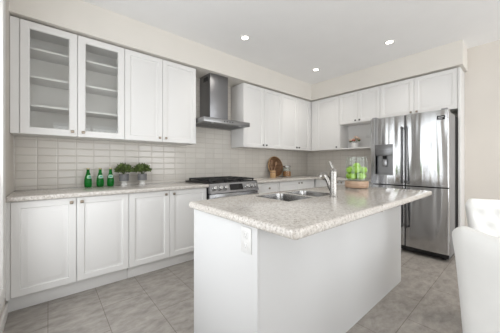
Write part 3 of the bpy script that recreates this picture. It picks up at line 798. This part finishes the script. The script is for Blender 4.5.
# ------------------------------------------------------------------ left worktop: bottles and plants
def make_bottle():
    t = thing('water_bottle', '', 'bottle', (0, 0, 0), 'green bottles on the worktop')
    part('glass', MB().lathe([(0.024, 0), (0.031, 0.004), (0.034, 0.02), (0.0355, 0.045), (0.034, 0.075), (0.029, 0.105), (0.020, 0.135), (0.0145, 0.160), (0.0130, 0.186), (0.0145, 0.187), (0.0145, 0.193), (0.0125, 0.194)], (0, 0, 0), 28), M['green'], t, sharp=60)
    part('cap', MB().lathe([(0.0160, 0.1885), (0.0160, 0.200), (0.0135, 0.204)], (0, 0, 0), 20), M['cap'], t)
    m = MB(); n = 10; rows = []
    for z, r in ((0.092, 0.0321), (0.100, 0.0305), (0.110, 0.0281), (0.120, 0.0252), (0.128, 0.0227)):
        w = (0.75, 0.95, 1.0, 0.95, 0.7)[len(rows)]
        rows.append([(r * math.sin(w * (2*k/n - 1)), -r * math.cos(w * (2*k/n - 1)), z) for k in range(n + 1)])
    m.loft(rows, False, False, closed=False)
    lb = part('label', m, M['label'], t, 'pale mint paper label', sharp=60)
    m = MB(); rows = []
    for z, r in ((0.103, 0.0302), (0.110, 0.0285), (0.116, 0.0268)):
        rows.append([(r * math.sin(0.45 * (2*k/6 - 1)), -r * math.cos(0.45 * (2*k/6 - 1)), z) for k in range(7)])
    m.loft(rows, False, False, closed=False)
    part('print', m, M['seal'], lb, 'teal band of print', sharp=60)
    return t
bt = make_bottle()
for k, (x, y, rz, l) in enumerate(((0.567, -0.150, 0.5, 'green glass bottle, leftmost of the three on the worktop'),
                                ((0.674), -0.165, 0.2, 'green glass bottle in the middle of the three on the worktop'),
                                (0.774, -0.150, -0.1, 'green glass bottle beside the potted plants, rightmost of the three'))):
    o = bt if k == 0 else copy_tree(bt)
    o.location = (x, y, ZK + 0.0005); o.rotation_euler = (0, 0, rz); o['label'] = l

def leaf_cluster(m, c, R, n, size, up=0.35):
    for _ in range(n):
        th = random.uniform(0, 2*PI); ph = math.acos(random.uniform(-0.25, 1.0))
        d = Vector((math.sin(ph)*math.cos(th), math.sin(ph)*math.sin(th), math.cos(ph)))
        p = Vector(c) + Vector((d.x * R[0], d.y * R[1], d.z * R[2])) * random.uniform(0.45, 1.0)
        ax = (d + Vector((0, 0, up)) + Vector([random.uniform(-.5, .5) for _ in range(3)])).normalized()
        sd = ax.cross(Vector([random.uniform(-1, 1) for _ in range(3)])).normalized(); nr = ax.cross(sd)
        L = size * random.uniform(0.7, 1.25); W = L * 0.30
        pts = [p - ax*L*0.5, p - ax*L*0.15 + sd*W + nr*0.1*L, p + ax*L*0.5, p - ax*L*0.15 - sd*W + nr*0.1*L]
        top = [m.bm.verts.new(q) for q in pts]; bot = [m.bm.verts.new(q - nr*0.0015) for q in pts]
        m.bm.faces.new(top); m.bm.faces.new(bot[::-1])
        for i in range(4):
            j = (i + 1) % 4; m.bm.faces.new((top[j], top[i], bot[i], bot[j]))
def make_plant():
    t = thing('potted_plant', '', 'potted plant', (0, 0, 0), 'potted plants on the worktop')
    part('pedestal', MB().lathe([(0.034, 0), (0.034, 0.012), (0.024, 0.022), (0.026, 0.034), (0.046, 0.052)], (0, 0, 0), 28), M['ceramic'], t, 'white ceramic foot')
    prof = [(0.047, 0.0525)]
    for k in range(9): prof += [(0.050, 0.054 + k*0.008), (0.0515, 0.058 + k*0.008)]
    prof += [(0.0515, 0.128), (0.0475, 0.128), (0.047, 0.115)]
    part('pot', MB().lathe(prof, (0, 0, 0), 28), M['ribbed'], t, 'grey ribbed pot')
    part('soil', MB().lathe([(0.0465, 0.108), (0.0465, 0.116), (0.02, 0.119)], (0, 0, 0), 20), M['soil'], t)
    m = MB()
    for k in range(16):
        a = random.uniform(0, 2*PI); r = random.uniform(0.02, 0.06)
        m.tube([(0.4*r*math.cos(a)*0.5, 0.4*r*math.sin(a)*0.5, 0.117), (0.6*r*math.cos(a), 0.6*r*math.sin(a), 0.16), (r*math.cos(a), r*math.sin(a), 0.215)], 0.002, 6)
    part('stems', m, M['stem'], t)
    m = MB(); leaf_cluster(m, (0, 0, 0.172), (0.096, 0.096, 0.075), 300, 0.044)
    part('foliage', m, M['leaf'], t, 'small dark green leaves', sharp=10)
    return t
pl = make_plant()
for k, (x, rz, l) in enumerate(((0.910, 0.3, 'bushy green plant in a grey ribbed pot, next to the green bottles'),
                               (1.108, 2.4, 'bushy green plant in a grey ribbed pot, nearer the gas range'))):
    o = pl if k == 0 else copy_tree(pl)
    o.location = (x, -0.150, ZK + 0.0005); o.rotation_euler = (0, 0, rz); o['label'] = l

# ------------------------------------------------------------------ far corner worktop: board, crock, jar
bc = Vector((3.535, -0.052, 1.1065)); tilt = 0.17
t = thing('serving_board', 'round dark wooden serving board leaning against the tiled wall', 'tray', bc)
bn = Vector((0, -math.cos(tilt), math.sin(tilt))); R = 0.192
part('board', MB().lathe([(R - 0.004, -0.010), (R, -0.006), (R, 0.004), (R - 0.004, 0.008), (R - 0.022, 0.009), (R - 0.028, 0.002), (0.005, 0.002)], bc, 48, axis=bn), M['board'], t, sharp=50)
part('rim', MB().lathe([(R + 0.0005, -0.008), (R + 0.005, -0.006), (R + 0.005, 0.010), (R - 0.006, 0.013), (R - 0.006, 0.0095), (R + 0.0005, 0.007)], bc, 48, False, False, axis=bn), M['pale_wood'], t, 'pale wooden rim', sharp=50)
cx, cy = 3.337, -0.175
t = thing('utensil_crock', 'small cylindrical pale wooden utensil crock in front of the round board', 'crock', (cx, cy, ZK))
part('cup', MB().lathe([(0.052, ZK + 0.0005), (0.054, ZK + 0.004), (0.054, ZK + 0.125), (0.047, ZK + 0.125), (0.046, ZK + 0.012), (0.003, ZK + 0.011)], (cx, cy, 0), 28), M['pale_wood'], t)
part('band', MB().lathe([(0.0543, ZK + 0.088), (0.0552, ZK + 0.090), (0.0552, ZK + 0.100), (0.0543, ZK + 0.102)], (cx, cy, 0), 28, False, False), M['spoon_wood'], t)
def utensil(name, label, p0, p1, head):
    p0, p1 = Vector(p0), Vector(p1); d = (p1 - p0).normalized()
    t = thing(name, label, 'utensil', p0, 'wooden utensils in the crock')
    part('handle', MB().tube([p0, p0.lerp(p1, 0.5), p1], [0.006, 0.0065, 0.0055], 10), M['spoon_wood'], t)
    m = MB(); sd = d.cross(Vector((0, 1, 0))).normalized(); nr = d.cross(sd)
    rings = []
    for s, w, th in head:
        c = p1 + d * s
        rings.append([c + sd * w * math.cos(2*PI*k/14) + nr * th * math.sin(2*PI*k/14) for k in range(14)])
    m.loft(rings); part('head', m, M['spoon_wood'], t, sharp=60)
SP = [(-0.004, 0.005, 0.005), (0.012, 0.012, 0.006), (0.03, 0.021, 0.007), (0.05, 0.024, 0.007), (0.066, 0.018, 0.006), (0.075, 0.006, 0.003)]
FL = [(-0.004, 0.005, 0.005), (0.02, 0.016, 0.004), (0.05, 0.022, 0.0035), (0.085, 0.025, 0.003), (0.087, 0.024, 0.002)]
zc = ZK + 0.022
utensil('wooden_spoon', 'wooden spoon leaning left in the crock', (cx + 0.020, cy, zc), (cx - 0.055, cy + 0.012, ZK + 0.225), SP)
utensil('wooden_spatula', 'flat wooden spatula upright in the crock', (cx - 0.008, cy + 0.012, zc), (cx + 0.002, cy + 0.028, ZK + 0.225), FL)
utensil('wooden_spoon', 'wooden spoon leaning right in the crock', (cx - 0.012, cy - 0.012, zc), (cx + 0.050, cy - 0.018, ZK + 0.215), SP)
jx, jy = 3.748, -0.150
t = thing('storage_jar', 'glass storage jar of brown dry food with a grey lid beside the round board', 'jar', (jx, jy, ZK))
part('glass', MB().lathe([(0.076, ZK + 0.0005), (0.080, ZK + 0.005), (0.080, ZK + 0.145), (0.066, ZK + 0.165), (0.066, ZK + 0.178), (0.063, ZK + 0.178), (0.063, ZK + 0.166), (0.077, ZK + 0.144), (0.077, ZK + 0.007), (0.002, ZK + 0.006)], (jx, jy, 0), 28, True, False), M['glass'], t)
part('contents', MB().lathe([(0.074, ZK + 0.0075), (0.0760, ZK + 0.010), (0.0760, ZK + 0.098), (0.05, ZK + 0.104), (0.01, ZK + 0.107)], (jx, jy, 0), 24), M['nuts'], t, 'brown dry food')
part('lid', MB().lathe([(0.069, ZK + 0.1785), (0.071, ZK + 0.182), (0.071, ZK + 0.204), (0.060, ZK + 0.212), (0.012, ZK + 0.213)], (jx, jy, 0), 28), M['knobsteel'], t, 'grey metal lid')

# ------------------------------------------------------------------ niche: flower pot, outlet
nx, ny, nz = 4.45, -1.146, ZU + 0.0205
t = thing('flower_pot', 'small white pot of peach flowers in the open niche', 'flower pot', (nx, ny, nz))
part('pot', MB().lathe([(0.05, nz + 0.0003), (0.056, nz + 0.004), (0.064, nz + 0.095), (0.058, nz + 0.095), (0.054, nz + 0.08)], (nx, ny, 0), 28), M['ceramic'], t)
m = MB()
stm = [(-0.05, 0.05, 0.135), (0.0, 0.02, 0.155), (0.03, -0.05, 0.15), (-0.02, -0.02, 0.19), (-0.045, -0.085, 0.125), (0.0, 0.085, 0.12), (-0.05, 0.0, 0.13), (-0.03, -0.06, 0.17)]
for dx, dy, dz in stm: m.tube([(nx, ny, nz + 0.078), (nx + dx*0.4, ny + dy*0.4, nz + 0.11), (nx + dx, ny + dy, nz + dz)], 0.0022, 6)
part('stems', m, M['stem'], t)
for k, (dx, dy, dz) in enumerate(stm):
    c = Vector((nx + dx, ny + dy, nz + dz)); m = MB()
    if k in (4, 5):
        leaf_cluster(m, c, (0.02, 0.02, 0.015), 10, 0.045, 0.1); part('leaf', m, M['leaf'], t, 'dark green leaf', sharp=10); continue
    for j in range(14):
        a = j * 2.4; r = 0.012 + 0.014 * (j / 13)
        m.ball(c + Vector((r*math.cos(a), r*math.sin(a), 0.016 * (1 - j / 13))), 0.014, (1, 1, 0.6), 8, 6)
    part('flower', m, M['red_petal' if k == 6 else 'petal'], t, 'rust coloured flower' if k == 6 else 'peach flower', sharp=80)
TNB = lambda u, v, w: (LB - 0.014 - w, -u, v)
outlet(TNB, 1.335, 1.66, 0.0, 'white power outlet on the back of the open niche', horizontal=True)
TBT = lambda u, v, w: (LB - 0.008 - w, -u, v)
TAT = lambda u, v, w: (u, -0.008 - w, v)

# ------------------------------------------------------------------ recessed ceiling lights
for k, (x, y, l) in enumerate(((2.117, -0.869, 'round recessed ceiling light nearest the range hood'), (3.609, -2.0, 'round recessed ceiling light in front of the refrigerator'),
                              (3.654, -0.866, 'round recessed ceiling light nearest the far corner'),
                              (3.2, -3.35, 'round recessed ceiling light over the dining area'))):  # last downlight is added out of view to lift the right floor
    t = thing('ceiling_light', l, 'light', (x, y, ZC), 'recessed ceiling lights')
    part('trim_ring', MB().lathe([(0.040, -0.001), (0.042, -0.006), (0.056, -0.005), (0.060, -0.0005)], (x, y, ZC), 28, False, False), M['white_plastic'], t)
    part('lamp', MB().lathe([(0.0405, -0.0008), (0.0405, -0.0032), (0.02, -0.0036)], (x, y, ZC), 24), M['lamp'], t)
    d = bpy.data.lights.new('lamp_light', 'AREA'); d.shape = 'DISK'; d.size = 0.07; d.energy = 3.8 if y > -3 else 9.0; d.spread = math.radians(120); d.color = (1.0, 0.94, 0.86)
    lo = bpy.data.objects.new('lamp_light', d); COL.objects.link(lo); lo.parent = t; lo.location = (0, 0, -0.012)

# ------------------------------------------------------------------ dining chairs
def make_chair(loc, rz, H, label, dip=0.015):
    """upholstered chair; local +y is the way it faces, back at y=0"""
    t = thing('dining_chair', label, 'chair', loc, 'white dining chairs')
    t.rotation_euler = (0, 0, rz)
    o = Vector(loc)
    NU, NV = 28, 24
    tufts = []
    for j, v in enumerate((0.50, 0.66, 0.82)):
        for i in range(4 if j % 2 == 0 else 3):
            tufts.append(((i - (1.5 if j % 2 == 0 else 1.0)) / 2.0, v))
    def P(u, v, front):
        hw = 0.212 + 0.050 * v
        # rounded top corners
        x = u * hw
        top = H - dip + dip * u * u
        e = max(0.0, abs(u) - 0.80) / 0.20
        z = 0.30 + (top - 0.30) * v - 0.05 * e * e * max(0.0, (v - 0.75) / 0.25)
        y = -0.035 * v * v + 0.055 * u * u * (0.4 + 0.6 * v)
        th = 0.045 * (1 - 0.55 * max(0, (abs(u) - 0.8) / 0.2) ** 2) * (1 - 0.5 * max(0, (v - 0.88) / 0.12) ** 2)
        if front:
            d = 0.0
            for a, b in tufts: d += 0.034 * math.exp(-(((u - a) * 0.25) ** 2 + ((v - b) * 0.6) ** 2) / 0.0011)
            y += th - d
        else: y -= th
        return (x, y, z)
    m = MB(); bm = m.bm
    F = [[bm.verts.new(o + Vector(P(2*i/NU - 1, j/NV, True))) for i in range(NU + 1)] for j in range(NV + 1)]
    B = [[bm.verts.new(o + Vector(P(2*i/NU - 1, j/NV, False))) for i in range(NU + 1)] for j in range(NV + 1)]
    for j in range(NV):
        for i in range(NU):
            bm.faces.new((F[j][i], F[j][i+1], F[j+1][i+1], F[j+1][i])); bm.faces.new((B[j][i+1], B[j][i], B[j+1][i], B[j+1][i+1]))
        bm.faces.new((F[j][0], F[j+1][0], B[j+1][0], B[j][0])); bm.faces.new((F[j+1][NU], F[j][NU], B[j][NU], B[j+1][NU]))
    for i in range(NU):
        bm.faces.new((F[NV][i], F[NV][i+1], B[NV][i+1], B[NV][i])); bm.faces.new((F[0][i+1], F[0][i], B[0][i], B[0][i+1]))
    ob = part('backrest', m, M['leather'], t, sharp=180)
    bv = ob.modifiers.new('soft', 'BEVEL'); bv.width = 0.014; bv.segments = 3; bv.limit_method = 'ANGLE'; bv.angle_limit = 0.9
    for a, b in tufts:
        p = Vector(P(a, b, True))
        part('button', MB().ball(o + p + Vector((0, 0.0, 0)), 0.009, (1, 0.6, 1), 10, 8), M['leather'], ob, sharp=180)
    part('seat', MB().box(o.x - 0.245, o.x + 0.245, o.y + 0.052, o.y + 0.50, o.z + 0.335, o.z + 0.475, 0.035, 4), M['leather'], t)
    part('seat_rail', MB().box(o.x - 0.235, o.x + 0.235, o.y + 0.055, o.y + 0.485, o.z + 0.27, o.z + 0.334, 0.008), M['leather'], t)
    for sx in (-1, 1):
        for y, yo in ((0.09, -0.05), (0.45, 0.0)):
            p1 = o + Vector((sx * 0.205, y, 0.2695)); p0 = o + Vector((sx * 0.205, y + yo, 0.0))
            part('leg', MB().loft([[p0 + Vector((a, b, 0)) for a, b in ((-.015, -.015), (.015, -.015), (.015, .015), (-.015, .015))],
                                   [p1 + Vector((a, b, 0)) for a, b in ((-.022, -.022), (.022, -.022), (.022, .022), (-.022, .022))]]), M['darkwood'], t)
    return t
make_chair((1.534, -3.189, 0), math.radians(-104), 0.908, 'white upholstered dining chair nearest the viewer, smooth back turned this way', 0.035)
make_chair((2.815, -3.053, 0), 2.22, 0.902, 'white upholstered dining chair with a button-tufted back, farther of the two')
